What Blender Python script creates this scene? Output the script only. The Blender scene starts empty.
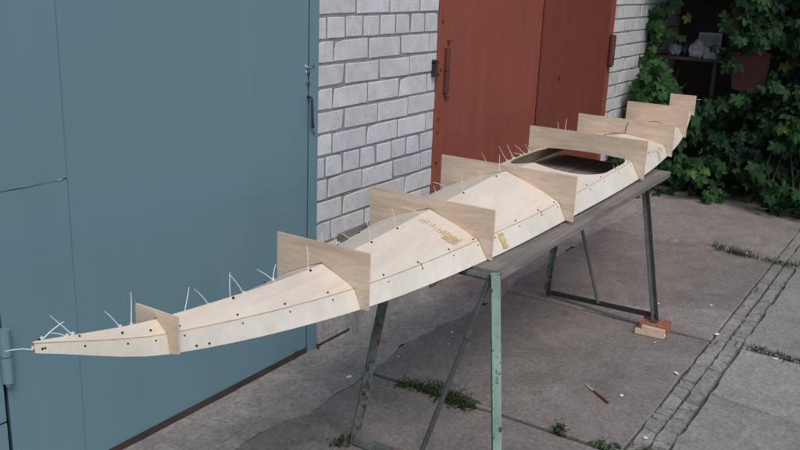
import bpy, bmesh, math, random
from mathutils import Vector, Matrix, noise
random.seed(7)
PI = math.pi
scn = bpy.context.scene
COL = scn.collection

# ------------------------------------------------------------------ camera
cam = bpy.data.cameras.new('camera')
cam.sensor_fit = 'HORIZONTAL'; cam.sensor_width = 36; cam.lens = 39.70
cam.clip_start = 0.05; cam.clip_end = 400
co = bpy.data.objects.new('camera', cam); COL.objects.link(co)
r = Vector((0.54273, -0.83906, 0.03764)); u = Vector((0.21421, 0.18161, 0.95975)); f = Vector((0.81213, 0.51282, -0.27831))
M = Matrix((r, u, -f)).transposed().to_4x4(); M.translation = Vector((-2.9038, -2.2653, 1.6596))
co.matrix_world = M
scn.camera = co

# ------------------------------------------------------------------ light
SUN_EL, SUN_AZ = 50, 218            # overcast: a wide weak sun behind the camera's right
world = bpy.data.worlds.new('World'); scn.world = world; world.use_nodes = True
wn = world.node_tree.nodes; bg = wn['Background']
sky = wn.new('ShaderNodeTexSky'); sky.sky_type = 'NISHITA'; sky.sun_disc = False
sky.sun_elevation = math.radians(SUN_EL); sky.sun_rotation = math.radians(SUN_AZ)
sky.air_density = 1.0; sky.dust_density = 1.5; sky.ozone_density = 1.0
world.node_tree.links.new(sky.outputs[0], bg.inputs[0]); bg.inputs[1].default_value = 0.105
sl = bpy.data.lights.new('sun', 'SUN'); sl.energy = 1.25; sl.angle = math.radians(24); sl.color = (1, 0.945, 0.86)
so = bpy.data.objects.new('sun', sl); COL.objects.link(so)
az, el = math.radians(SUN_AZ), math.radians(SUN_EL)
sd = Vector((math.sin(az) * math.cos(el), math.cos(az) * math.cos(el), math.sin(el)))
so.rotation_euler = sd.to_track_quat('Z', 'Y').to_euler()
scn.view_settings.view_transform = 'Standard'; scn.view_settings.look = 'None'
scn.view_settings.exposure = 0.5; scn.view_settings.gamma = 1.0

# ------------------------------------------------------------------ materials
def new_mat(name):
    m = bpy.data.materials.new(name); m.use_nodes = True
    return m, m.node_tree.nodes, m.node_tree.links, m.node_tree.nodes['Principled BSDF']
def N(nd, t, **k):
    n = nd.new(t)
    for a, v in k.items():
        if a.startswith('_'): setattr(n, a[1:], v)
        else: n.inputs[a.replace('__', ' ')].default_value = v
    return n
def coords(nd, lk, scale=(1, 1, 1), obj=False, rnd=True, rot=(0, 0, 0)):
    mp = nd.new('ShaderNodeMapping'); mp.inputs['Scale'].default_value = scale; mp.inputs['Rotation'].default_value = rot
    if obj:
        tc = nd.new('ShaderNodeTexCoord'); src = tc.outputs['Object']
        if rnd:
            oi = nd.new('ShaderNodeObjectInfo'); mu = nd.new('ShaderNodeVectorMath'); mu.operation = 'MULTIPLY_ADD'
            lk.new(oi.outputs['Random'], mu.inputs[0]); mu.inputs[1].default_value = (31, 17, 23); lk.new(src, mu.inputs[2]); src = mu.outputs[0]
    else:
        g = nd.new('ShaderNodeNewGeometry'); src = g.outputs['Position']
    lk.new(src, mp.inputs[0]); return mp.outputs[0]
def noi(nd, lk, vec, scale, detail=5, rough=0.6, dist=0.0):
    n = N(nd, 'ShaderNodeTexNoise', Scale=scale, Detail=detail, Roughness=rough, Distortion=dist)
    lk.new(vec, n.inputs['Vector']); return n.outputs[0]
def ramp(nd, lk, fac, stops):
    n = nd.new('ShaderNodeValToRGB'); e = n.color_ramp.elements
    while len(e) < len(stops): e.new(0.5)
    for q, (pos, c) in zip(e, stops):
        q.position = pos; q.color = (*c, 1) if len(c) == 3 else c
    lk.new(fac, n.inputs[0]); return n.outputs[0]
def mix(nd, lk, fac, a, b, mode='MIX'):
    n = nd.new('ShaderNodeMix'); n.data_type = 'RGBA'; n.blend_type = mode
    for v, i in ((fac, 0), (a, 6), (b, 7)):
        if isinstance(v, (int, float)): n.inputs[i].default_value = v
        elif isinstance(v, tuple): n.inputs[i].default_value = (*v, 1)
        else: lk.new(v, n.inputs[i])
    return n.outputs[2]
def bump(nd, lk, h, bs, strength=0.3, dist=0.01, prev=None):
    n = N(nd, 'ShaderNodeBump', Strength=strength, Distance=dist); lk.new(h, n.inputs['Height'])
    if prev is not None: lk.new(prev, n.inputs['Normal'])
    lk.new(n.outputs[0], bs.inputs['Normal']); return n.outputs[0]
def g3(v): return (v, v, v)

def m_ply(name, a, b, knot, gscale=(2.2, 26, 26), speck=0.0, obj=False, amt=1.0):
    m, nd, lk, bs = new_mat(name)
    v = coords(nd, lk, gscale, obj)
    n1 = noi(nd, lk, v, 1.0, 6, 0.66, 1.3)
    c = ramp(nd, lk, n1, [(0.32, a), (0.52, tuple((x + y) / 2 for x, y in zip(a, b))), (0.7, b)])
    v2 = coords(nd, lk, (gscale[0] * 7, gscale[1] * 7, gscale[2] * 7), obj)
    n2 = noi(nd, lk, v2, 1.0, 4, 0.7)
    c = mix(nd, lk, 0.16 * amt, c, ramp(nd, lk, n2, [(0.35, g3(0.55)), (0.62, g3(1.05))]), 'MULTIPLY')
    v3 = coords(nd, lk, (3.1, 3.1, 3.1), obj)
    n3 = noi(nd, lk, v3, 1.3, 3, 0.5)
    c = mix(nd, lk, 0.5, c, ramp(nd, lk, n3, [(0.3, g3(0.84)), (0.65, g3(1.06))]), 'MULTIPLY')
    n4 = noi(nd, lk, v3, 5.5, 4, 0.55, 1.0)                  # little knots and glue stains
    c = mix(nd, lk, ramp(nd, lk, n4, [(0.69, g3(0)), (0.76, g3(0.55))]), c, knot)
    lk.new(c, bs.inputs['Base Color']); bs.inputs['Roughness'].default_value = 0.62
    bs.inputs['Specular IOR Level'].default_value = 0.3
    bump(nd, lk, n2, bs, 0.12, 0.002)
    return m
M_DECK = m_ply('birch_plywood_deck', (0.71, 0.60, 0.485), (0.79, 0.69, 0.575), (0.62, 0.47, 0.34), (2, 11, 11))
M_SIDE = m_ply('birch_plywood_side', (0.68, 0.63, 0.52), (0.77, 0.72, 0.625), (0.64, 0.55, 0.38), (5, 5, 3.0))
M_FRAME = m_ply('tan_plywood_frame', (0.57, 0.43, 0.305), (0.74, 0.60, 0.47), (0.45, 0.28, 0.16), (12, 2.2, 17), obj=True, amt=2.2)
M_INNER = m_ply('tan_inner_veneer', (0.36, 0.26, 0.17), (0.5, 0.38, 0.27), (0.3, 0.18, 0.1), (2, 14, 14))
M_EDGE = m_ply('plywood_edge', (0.42, 0.29, 0.17), (0.62, 0.48, 0.33), (0.3, 0.18, 0.1), (4, 60, 200))

def m_concrete(name, a, b, obj=True, pit=1.0, dirt=(0.07, 0.06, 0.05), rough_relief=0.25, pale=0.3):
    m, nd, lk, bs = new_mat(name)
    v = coords(nd, lk, (1, 1, 1), False)
    big = noi(nd, lk, v, 1.7, 6, 0.62, 0.5); fine = noi(nd, lk, v, 55, 6, 0.75); mid = noi(nd, lk, v, 8, 6, 0.68, 0.7)
    c = ramp(nd, lk, mid, [(0.32, a), (0.68, b)])
    c = mix(nd, lk, 0.8, c, ramp(nd, lk, big, [(0.3, g3(0.72)), (0.5, g3(0.94)), (0.7, g3(1.15))]), 'MULTIPLY')
    c = mix(nd, lk, 0.85, c, ramp(nd, lk, fine, [(0.3, g3(0.5)), (0.5, g3(0.98)), (0.72, g3(1.45))]), 'MULTIPLY')
    st = noi(nd, lk, v, 5.3, 8, 0.75, 0.6)
    c = mix(nd, lk, ramp(nd, lk, st, [(0.56, g3(0)), (0.70, g3(0.38))]), c, dirt)
    pl = noi(nd, lk, coords(nd, lk, (1, 1, 1), False, rot=(0, 0, 0.6)), 3.1, 7, 0.75, 1.0)
    c = mix(nd, lk, ramp(nd, lk, pl, [(0.6, g3(0)), (0.72, g3(pale))]), c, (0.42, 0.4, 0.38))
    sp = noi(nd, lk, v, 160, 2, 0.5)
    c = mix(nd, lk, ramp(nd, lk, sp, [(0.66, g3(0)), (0.72, g3(0.5 * pit))]), c, (0.45, 0.43, 0.41))
    oi = nd.new('ShaderNodeObjectInfo')
    c = mix(nd, lk, 1.0, c, ramp(nd, lk, oi.outputs['Random'], [(0, g3(0.88)), (1, g3(1.08))]), 'MULTIPLY')
    lk.new(c, bs.inputs['Base Color']); bs.inputs['Roughness'].default_value = 0.9
    bs.inputs['Specular IOR Level'].default_value = 0.25
    b1 = bump(nd, lk, mid, bs, rough_relief, 0.02); bump(nd, lk, fine, bs, 0.35, 0.004, b1)
    return m
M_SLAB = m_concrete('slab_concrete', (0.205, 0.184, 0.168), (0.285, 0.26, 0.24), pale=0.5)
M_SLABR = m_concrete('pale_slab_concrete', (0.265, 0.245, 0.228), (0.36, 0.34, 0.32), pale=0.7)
M_APRON = m_concrete('rough_apron_concrete', (0.27, 0.243, 0.222), (0.40, 0.365, 0.338), rough_relief=0.55, pale=0.6, pit=1.6)
M_GUT = m_concrete('gutter_mortar', (0.22, 0.207, 0.192), (0.34, 0.322, 0.302), rough_relief=0.4, pale=0.5)
M_GBED = m_concrete('gutter_bed_mortar', (0.12, 0.108, 0.095), (0.2, 0.185, 0.165), rough_relief=0.8, pale=0.2)
M_JOINT = m_concrete('joint_soil', (0.06, 0.05, 0.042), (0.12, 0.10, 0.085), rough_relief=0.8, pale=0.1)
M_DIRT = m_concrete('dark_soil', (0.05, 0.042, 0.035), (0.095, 0.08, 0.066), rough_relief=0.8, pale=0.05)

def m_brick():
    m, nd, lk, bs = new_mat('white_silicate_brick')
    v = coords(nd, lk, (1, 1, 1), True)
    n = noi(nd, lk, v, 14, 6, 0.65); n2 = noi(nd, lk, v, 90, 4, 0.6); n3 = noi(nd, lk, v, 30, 5, 0.7, 1.0)
    c = ramp(nd, lk, n, [(0.3, (0.49, 0.492, 0.500)), (0.6, (0.61, 0.615, 0.625))])
    c = mix(nd, lk, 0.25, c, ramp(nd, lk, n2, [(0.4, g3(0.7)), (0.6, g3(1.1))]), 'MULTIPLY')
    c = mix(nd, lk, ramp(nd, lk, n3, [(0.62, g3(0)), (0.7, g3(0.7))]), c, (0.27, 0.25, 0.24))
    oi = nd.new('ShaderNodeObjectInfo')
    c = mix(nd, lk, 1.0, c, ramp(nd, lk, oi.outputs['Random'], [(0, g3(0.88)), (1, g3(1.04))]), 'MULTIPLY')
    lk.new(c, bs.inputs['Base Color']); bs.inputs['Roughness'].default_value = 0.85
    bump(nd, lk, n3, bs, 0.15, 0.004); return m
M_BRICK = m_brick()
def m_mortar():
    m, nd, lk, bs = new_mat('grey_mortar')
    v = coords(nd, lk); n = noi(nd, lk, v, 60, 6, 0.7); n1 = noi(nd, lk, v, 6, 4)
    c = ramp(nd, lk, n, [(0.3, (0.19, 0.178, 0.163)), (0.7, (0.34, 0.322, 0.30))])
    c = mix(nd, lk, 0.5, c, ramp(nd, lk, n1, [(0.3, g3(0.75)), (0.7, g3(1.15))]), 'MULTIPLY')
    lk.new(c, bs.inputs['Base Color']); bs.inputs['Roughness'].default_value = 0.95
    bump(nd, lk, n, bs, 0.8, 0.01); return m
M_MORTAR = m_mortar()
def m_paint(name, col, dark, rough=0.45, streak=0.35, wave=0.25, rust=None, spec=0.4):
    m, nd, lk, bs = new_mat(name)
    v = coords(nd, lk); vs = coords(nd, lk, (9, 9, 0.6))
    n = noi(nd, lk, v, 1.6, 5, 0.6); s = noi(nd, lk, vs, 1.4, 6, 0.65, 0.3); f_ = noi(nd, lk, v, 45, 4, 0.6)
    c = mix(nd, lk, ramp(nd, lk, n, [(0.3, g3(0)), (0.7, g3(1))]), dark, col)
    c = mix(nd, lk, streak, c, ramp(nd, lk, s, [(0.3, g3(0.75)), (0.7, g3(1.15))]), 'MULTIPLY')
    sc = noi(nd, lk, coords(nd, lk, (1, 1, 1), rot=(0.3, 0.2, 0)), 9, 7, 0.8, 2.0)
    c = mix(nd, lk, ramp(nd, lk, sc, [(0.64, g3(0)), (0.75, g3(0.35))]), c, rust or dark)
    lk.new(c, bs.inputs['Base Color'])
    rr = ramp(nd, lk, f_, [(0.3, g3(rough - 0.05)), (0.7, g3(rough + 0.12))]); lk.new(rr, bs.inputs['Roughness'])
    bs.inputs['Specular IOR Level'].default_value = spec
    b1 = bump(nd, lk, noi(nd, lk, v, 2.3, 2, 0.4), bs, wave, 0.02); bump(nd, lk, f_, bs, 0.06, 0.002, b1)
    return m
M_BLUE = m_paint('blue_grey_enamel', (0.140, 0.245, 0.283), (0.126, 0.226, 0.262), 0.5, 0.16, 0.3, (0.15, 0.23, 0.265))
M_RED2 = m_paint('darker_oxide_red_enamel', (0.205, 0.056, 0.036), (0.165, 0.046, 0.03), 0.5, 0.4, 0.3, (0.1, 0.035, 0.025))  # darker red for the right leaf and its cover strip
M_RED = m_paint('oxide_red_enamel', (0.285, 0.080, 0.049), (0.24, 0.067, 0.042), 0.5, 0.4, 0.3, (0.13, 0.045, 0.03))
M_REDDARK = m_paint('dark_red_rusty_paint', (0.12, 0.036, 0.03), (0.085, 0.028, 0.025), 0.6, 0.5, 0.3, (0.08, 0.03, 0.02))
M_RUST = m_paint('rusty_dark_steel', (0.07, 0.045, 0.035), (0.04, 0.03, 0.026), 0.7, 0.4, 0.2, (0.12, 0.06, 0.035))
def m_plain(name, col, rough=0.6, metal=0.0, spec=0.4, var=0.2, scale=20):
    m, nd, lk, bs = new_mat(name)
    v = coords(nd, lk, (1, 1, 1), True); n = noi(nd, lk, v, scale, 4, 0.6)
    c = mix(nd, lk, 1.0, col, ramp(nd, lk, n, [(0.3, g3(1 - var)), (0.7, g3(1 + var))]), 'MULTIPLY')
    lk.new(c, bs.inputs['Base Color']); bs.inputs['Roughness'].default_value = rough
    bs.inputs['Metallic'].default_value = metal; bs.inputs['Specular IOR Level'].default_value = spec
    return m
M_DARK = m_plain('black_steel', (0.03, 0.03, 0.032), 0.5)
M_STEEL = m_plain('dull_steel', (0.11, 0.115, 0.12), 0.45, 0.3)
M_TIE = m_plain('white_nylon', (0.72, 0.74, 0.76), 0.4, var=0.05)
M_TIEDARK = m_plain('dark_wire', (0.05, 0.035, 0.03), 0.5)
M_HOLE = m_plain('drilled_hole_shadow', (0.02, 0.015, 0.012), 0.9)
M_PAPER = m_plain('white_paper', (0.75, 0.76, 0.78), 0.8, var=0.08)
M_PLASTIC = m_plain('white_plastic_bag', (0.22, 0.235, 0.255), 0.45, var=0.15)
M_BLACKBAG = m_plain('dark_blue_plastic', (0.02, 0.03, 0.06), 0.5)
M_PINE = m_plain('pine_offcut', (0.62, 0.46, 0.34), 0.7)
M_ORANGE = m_plain('red_clay_brick', (0.34, 0.13, 0.065), 0.85, var=0.4, scale=35)
M_GLUE = m_plain('yellow_glue', (0.60, 0.47, 0.22), 0.5, var=0.3, scale=60)
M_GLUE2 = m_plain('brown_pencil_and_glue', (0.58, 0.42, 0.26), 0.6, var=0.3, scale=90)
M_INK = m_plain('blue_print', (0.05, 0.1, 0.22), 0.6)
M_STICKR = m_plain('brown_stick', (0.12, 0.045, 0.03), 0.6)
M_STICKW = m_plain('pale_stick', (0.55, 0.53, 0.5), 0.6)
M_DRYLEAF = m_plain('dry_leaf', (0.4, 0.2, 0.06), 0.7, var=0.3)
M_STEM = m_plain('vine_stem', (0.03, 0.022, 0.015), 0.8)
def m_chip():
    m, nd, lk, bs = new_mat('chipped_green_paint')
    v = coords(nd, lk); n = noi(nd, lk, v, 26, 7, 0.75, 1.2); n2 = noi(nd, lk, v, 5, 4); vs = coords(nd, lk, (40, 40, 4)); n3 = noi(nd, lk, vs, 1.2, 5, 0.7)
    c = mix(nd, lk, ramp(nd, lk, n2, [(0.35, g3(0)), (0.65, g3(1))]), (0.19, 0.30, 0.26), (0.30, 0.42, 0.38))
    c = mix(nd, lk, 0.5, c, ramp(nd, lk, n3, [(0.3, g3(0.6)), (0.7, g3(1.15))]), 'MULTIPLY')
    c = mix(nd, lk, ramp(nd, lk, n, [(0.56, g3(0)), (0.61, g3(1))]), c, (0.05, 0.035, 0.028))
    lk.new(c, bs.inputs['Base Color']); bs.inputs['Roughness'].default_value = 0.6
    bump(nd, lk, n, bs, 0.4, 0.004); return m
M_GREENP = m_chip()
def m_chip2():
    m, nd, lk, bs = new_mat('worn_grey_green_paint')
    v = coords(nd, lk); n = noi(nd, lk, v, 22, 7, 0.75, 1.2); n2 = noi(nd, lk, v, 7, 4)
    c = mix(nd, lk, ramp(nd, lk, n2, [(0.35, g3(0)), (0.65, g3(1))]), (0.07, 0.075, 0.07), (0.17, 0.2, 0.18))
    c = mix(nd, lk, ramp(nd, lk, n, [(0.5, g3(0)), (0.6, g3(1))]), c, (0.04, 0.03, 0.025))
    lk.new(c, bs.inputs['Base Color']); bs.inputs['Roughness'].default_value = 0.65
    bump(nd, lk, n, bs, 0.4, 0.004); return m
M_WORN = m_chip2()
def m_plank():
    m, nd, lk, bs = new_mat('weathered_grey_board')
    v = coords(nd, lk, (2, 38, 38)); n = noi(nd, lk, v, 1, 6, 0.7, 0.6); n2 = noi(nd, lk, coords(nd, lk), 3.5, 6, 0.7, 1)
    c = ramp(nd, lk, n, [(0.3, (0.12, 0.10, 0.085)), (0.7, (0.28, 0.25, 0.22))])
    c = mix(nd, lk, 0.8, c, ramp(nd, lk, n2, [(0.3, g3(0.6)), (0.7, g3(1.3))]), 'MULTIPLY')
    lk.new(c, bs.inputs['Base Color']); bs.inputs['Roughness'].default_value = 0.85
    bump(nd, lk, n, bs, 0.6, 0.004); return m
M_PLANK = m_plank()
def m_leaf(name, dark, light, yellow, lam=0.5):
    m, nd, lk, bs = new_mat(name)
    g = nd.new('ShaderNodeNewGeometry'); oi = nd.new('ShaderNodeObjectInfo')
    v = coords(nd, lk); n = noi(nd, lk, v, 2.6, 3, 0.5); n2 = noi(nd, lk, v, 24, 3, 0.5)
    ad = nd.new('ShaderNodeMath'); ad.operation = 'MULTIPLY_ADD'; lk.new(g.outputs['Random Per Island'], ad.inputs[0]); ad.inputs[1].default_value = 0.22
    a2 = nd.new('ShaderNodeMath'); a2.operation = 'MULTIPLY_ADD'; lk.new(oi.outputs['Random'], a2.inputs[0]); a2.inputs[1].default_value = 0.3; lk.new(n, a2.inputs[2])
    lk.new(a2.outputs[0], ad.inputs[2])
    c = ramp(nd, lk, ad.outputs[0], [(0.50, dark), (0.72, tuple((x + y) / 2 for x, y in zip(dark, light))), (0.92, light), (1.0, yellow)])
    c = mix(nd, lk, 0.4, c, ramp(nd, lk, n2, [(0.3, g3(0.8)), (0.7, g3(1.15))]), 'MULTIPLY')
    lk.new(c, bs.inputs['Base Color']); bs.inputs['Roughness'].default_value = 0.65
    bs.inputs['Specular IOR Level'].default_value = 0.2
    tr = nd.new('ShaderNodeBsdfTranslucent'); lk.new(mix(nd, lk, 1.0, c, (1.1, 1.3, 0.5), 'MULTIPLY'), tr.inputs[0])
    mx = nd.new('ShaderNodeMixShader'); mx.inputs[0].default_value = 0.25
    lk.new(bs.outputs[0], mx.inputs[1]); lk.new(tr.outputs[0], mx.inputs[2]); lk.new(mx.outputs[0], nd['Material Output'].inputs[0])
    return m
M_LEAF = m_leaf('creeper_leaf', (0.006, 0.021, 0.013), (0.034, 0.10, 0.028), (0.11, 0.17, 0.04))
M_LEAF2 = m_leaf('young_leaf', (0.016, 0.05, 0.018), (0.045, 0.12, 0.032), (0.09, 0.16, 0.04))
M_GRASS = m_leaf('weed_leaf', (0.03, 0.055, 0.02), (0.075, 0.115, 0.04), (0.17, 0.15, 0.08))

# ------------------------------------------------------------------ mesh helpers
class MB:
    def __init__(s): s.v = []; s.f = []; s.mi = []
    def add(s, vs, fs, mi=0):
        b = len(s.v); s.v += [tuple(p) for p in vs]; s.f += [tuple(b + i for i in q) for q in fs]; s.mi += [mi] * len(fs)
    def box(s, x0, x1, y0, y1, z0, z1, mi=0):
        s.add([(x0, y0, z0), (x1, y0, z0), (x1, y1, z0), (x0, y1, z0), (x0, y0, z1), (x1, y0, z1), (x1, y1, z1), (x0, y1, z1)],
              [(0, 3, 2, 1), (4, 5, 6, 7), (0, 1, 5, 4), (1, 2, 6, 5), (2, 3, 7, 6), (3, 0, 4, 7)], mi)
    def tube(s, pts, rad, n=8, mi=0, cap=True):
        pts = [Vector(p) for p in pts]; rs = rad if isinstance(rad, (list, tuple)) else [rad] * len(pts); b = len(s.v); prev = None
        for i, p in enumerate(pts):
            t = (pts[min(i + 1, len(pts) - 1)] - pts[max(i - 1, 0)]).normalized()
            a = Vector((0, 0, 1)) if abs(t.z) < 0.9 else Vector((1, 0, 0))
            x = t.cross(a).normalized() if prev is None else (prev - t * prev.dot(t)).normalized(); prev = x
            y = t.cross(x)
            for k in range(n):
                an = 2 * PI * k / n; s.v.append(tuple(p + (x * math.cos(an) + y * math.sin(an)) * rs[i]))
        for i in range(len(pts) - 1):
            for k in range(n):
                s.f.append((b + i * n + k, b + i * n + (k + 1) % n, b + (i + 1) * n + (k + 1) % n, b + (i + 1) * n + k)); s.mi.append(mi)
        if cap:
            s.f.append(tuple(b + k for k in reversed(range(n)))); s.f.append(tuple(b + (len(pts) - 1) * n + k for k in range(n))); s.mi += [mi, mi]
    def prism(s, poly, axis, a0, a1, mi=0):
        """poly: 2-D outline; axis 0: (y,z) pushed along x; 1: (x,z) along y; 2: (x,y) along z"""
        def P(q, a): return (a, q[0], q[1]) if axis == 0 else ((q[0], a, q[1]) if axis == 1 else (q[0], q[1], a))
        n = len(poly); vs = [P(q, a0) for q in poly] + [P(q, a1) for q in poly]
        s.add(vs, [tuple(range(n)), tuple(range(2 * n - 1, n - 1, -1))] + [(i, (i + 1) % n, n + (i + 1) % n, n + i) for i in range(n)], mi)
    def angle(s, p0, p1, w, t, side, up=(0, 0, 1), mi=0):
        """angle iron from p0 to p1: one flange along side, one along the cross product"""
        p0, p1 = Vector(p0), Vector(p1); d = (p1 - p0).normalized(); a = Vector(side); a = (a - d * a.dot(d)).normalized(); b = d.cross(a)
        pr = [(0, 0), (w, 0), (w, t), (t, t), (t, w), (0, w)]
        vs = [p0 + a * x + b * y for x, y in pr] + [p1 + a * x + b * y for x, y in pr]
        s.add(vs, [(0, 1, 2, 3), (0, 3, 4, 5), (9, 8, 7, 6), (11, 10, 9, 6)] + [(i, (i + 1) % 6, 6 + (i + 1) % 6, 6 + i) for i in range(6)], mi)
    def build(s, name, mats, parent=None, bevel=0, smooth=False, origin=None, link=True):
        me = bpy.data.meshes.new(name)
        o3 = Vector(origin) if origin is not None else Vector((0, 0, 0))
        me.from_pydata([tuple(Vector(p) - o3) for p in s.v], [], s.f)
        if not isinstance(mats, (list, tuple)): mats = [mats]
        for m in mats: me.materials.append(m)
        me.polygons.foreach_set('material_index', s.mi)
        bm = bmesh.new(); bm.from_mesh(me); bmesh.ops.recalc_face_normals(bm, faces=bm.faces)
        if bevel: bmesh.ops.bevel(bm, geom=list(bm.edges), offset=bevel, segments=1, affect='EDGES', profile=0.5)
        bm.to_mesh(me); bm.free()
        if smooth: me.polygons.foreach_set('use_smooth', [True] * len(me.polygons))
        me.update()
        o = bpy.data.objects.new(name, me); o.location = o3
        if link: COL.objects.link(o)
        if parent is not None: o.parent = parent
        return o
def tag(o, label=None, cat=None, group=None, kind=None):
    if label: o['label'] = label
    if cat: o['category'] = cat
    if group: o['group'] = group
    if kind: o['kind'] = kind
    return o
def empty(name, label=None, cat=None, group=None, kind=None):
    o = bpy.data.objects.new(name, None); o.empty_display_size = 0.1; COL.objects.link(o)
    return tag(o, label, cat, group, kind)
def put(mesh, name, loc, rot=(0, 0, 0), sc=(1, 1, 1), parent=None):
    o = bpy.data.objects.new(name, mesh); COL.objects.link(o); o.location = loc; o.rotation_euler = rot; o.scale = sc
    if parent is not None: o.parent = parent
    return o

# ------------------------------------------------------------------ ground and paving
g = MB(); g.add([(-90, -90, -0.03), (90, -90, -0.03), (90, 90, -0.03), (-90, 90, -0.03)], [(0, 1, 2, 3)])
tag(g.build('ground', M_DIRT), kind='structure')
js = MB(); js.add([(-6.6, -5.12, -.012), (6.2, -5.12, -.012), (6.2, .05, -.012), (-6.6, .05, -.012)], [(0, 1, 2, 3)])
pave = empty('pavement', kind='structure')
js.build('joint_soil', M_JOINT, pave)
def jag(a, b, step=0.07, amp=0.006, keep=True):
    a, b = Vector(a), Vector(b); L = (b - a).length; n = max(1, int(L / step)); nrm = Vector((-(b - a).y, (b - a).x)).normalized(); out = []
    for i in range(n):
        t = i / n; o = 0 if i == 0 else (noise.noise(Vector((a.x * 3 + t * L * 7, a.y * 5 + t * 3, L))) * amp * 2.2 + random.uniform(-amp, amp) * 0.6)
        out.append(a.lerp(b, t) + nrm * o)
    return out
def slab(corners, name='concrete_slab', mat=None, z=0.0, th=0.1, amp=0.006, tilt=0.004):
    pts = []
    for i in range(len(corners)): pts += jag(corners[i], corners[(i + 1) % len(corners)], amp=amp)
    c = sum(pts, Vector((0, 0))) / len(pts); tx, ty = random.uniform(-tilt, tilt), random.uniform(-tilt, tilt)
    n = len(pts); zz = lambda q: z + tx * (q.x - c.x) + ty * (q.y - c.y)
    vs = [(q.x, q.y, zz(q)) for q in pts]
    ins = [q + (c - q).normalized() * 0.006 for q in pts]
    m = MB()
    V = [(q.x, q.y, zz(q)) for q in ins] + [(q.x, q.y, zz(q) - 0.006) for q in pts] + [(q.x, q.y, z - th) for q in pts]
    F = [tuple(range(n))] + [(n + i, n + (i + 1) % n, (i + 1) % n, i) for i in range(n)] + [(2 * n + i, 2 * n + (i + 1) % n, n + (i + 1) % n, n + i) for i in range(n)]
    m.add(V, F); return m.build(name, mat or M_SLAB, pave, origin=(c.x, c.y, z))
JX = [-6.6, -5.1, -3.1, -1.55, -0.04, 1.24, 2.80, 4.35, 6.2]
G = 0.012
AP = lambda x: -0.335 + 0.05 * noise.noise(Vector((x * 1.3, .3, 0))) + 0.035 * noise.noise(Vector((x * 5, 2.3, 0))) + 0.02 * noise.noise(Vector((x * 17, 5, 0)))
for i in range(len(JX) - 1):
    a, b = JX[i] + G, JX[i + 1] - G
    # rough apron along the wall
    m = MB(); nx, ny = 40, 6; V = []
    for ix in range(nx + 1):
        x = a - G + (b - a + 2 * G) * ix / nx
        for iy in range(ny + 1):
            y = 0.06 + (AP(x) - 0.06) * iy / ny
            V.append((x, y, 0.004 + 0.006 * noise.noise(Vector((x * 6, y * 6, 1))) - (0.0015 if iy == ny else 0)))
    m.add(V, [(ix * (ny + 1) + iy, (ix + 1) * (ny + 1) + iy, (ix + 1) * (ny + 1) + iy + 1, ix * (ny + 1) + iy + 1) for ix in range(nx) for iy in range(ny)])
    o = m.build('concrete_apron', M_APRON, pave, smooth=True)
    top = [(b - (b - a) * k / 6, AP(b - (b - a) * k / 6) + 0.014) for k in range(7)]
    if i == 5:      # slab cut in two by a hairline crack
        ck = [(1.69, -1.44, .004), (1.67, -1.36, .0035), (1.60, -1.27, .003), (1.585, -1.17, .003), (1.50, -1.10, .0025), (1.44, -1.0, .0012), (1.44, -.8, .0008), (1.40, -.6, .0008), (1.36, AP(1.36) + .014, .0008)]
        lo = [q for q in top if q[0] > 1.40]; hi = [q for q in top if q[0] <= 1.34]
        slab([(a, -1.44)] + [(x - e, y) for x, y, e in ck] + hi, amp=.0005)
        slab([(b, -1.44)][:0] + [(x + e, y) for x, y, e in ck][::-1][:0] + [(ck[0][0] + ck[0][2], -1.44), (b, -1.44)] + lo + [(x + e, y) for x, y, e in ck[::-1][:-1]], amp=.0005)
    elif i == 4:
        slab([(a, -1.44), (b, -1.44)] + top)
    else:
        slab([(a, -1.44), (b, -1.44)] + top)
# slabs on the near side of the gutter
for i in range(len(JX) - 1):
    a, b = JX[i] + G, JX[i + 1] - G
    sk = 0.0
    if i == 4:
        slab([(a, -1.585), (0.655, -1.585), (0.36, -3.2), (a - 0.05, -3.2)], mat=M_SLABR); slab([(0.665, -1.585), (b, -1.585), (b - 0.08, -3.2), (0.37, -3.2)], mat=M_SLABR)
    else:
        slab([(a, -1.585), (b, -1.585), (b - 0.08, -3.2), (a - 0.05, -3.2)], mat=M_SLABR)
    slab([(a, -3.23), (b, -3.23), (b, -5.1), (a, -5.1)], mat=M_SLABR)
gb = MB(); gb.add([(-2.4, -1.580, -.0085), (4.6, -1.580, -.0085), (4.6, -1.515, -.0085), (-2.4, -1.515, -.0085)], [(0, 1, 2, 3)]); gb.add([(-2.4, -1.507, -.0085), (4.6, -1.507, -.0085), (4.6, -1.446, -.0085), (-2.4, -1.446, -.0085)], [(0, 1, 2, 3)])
gb.build('gutter_bed', M_GBED, pave)
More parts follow.
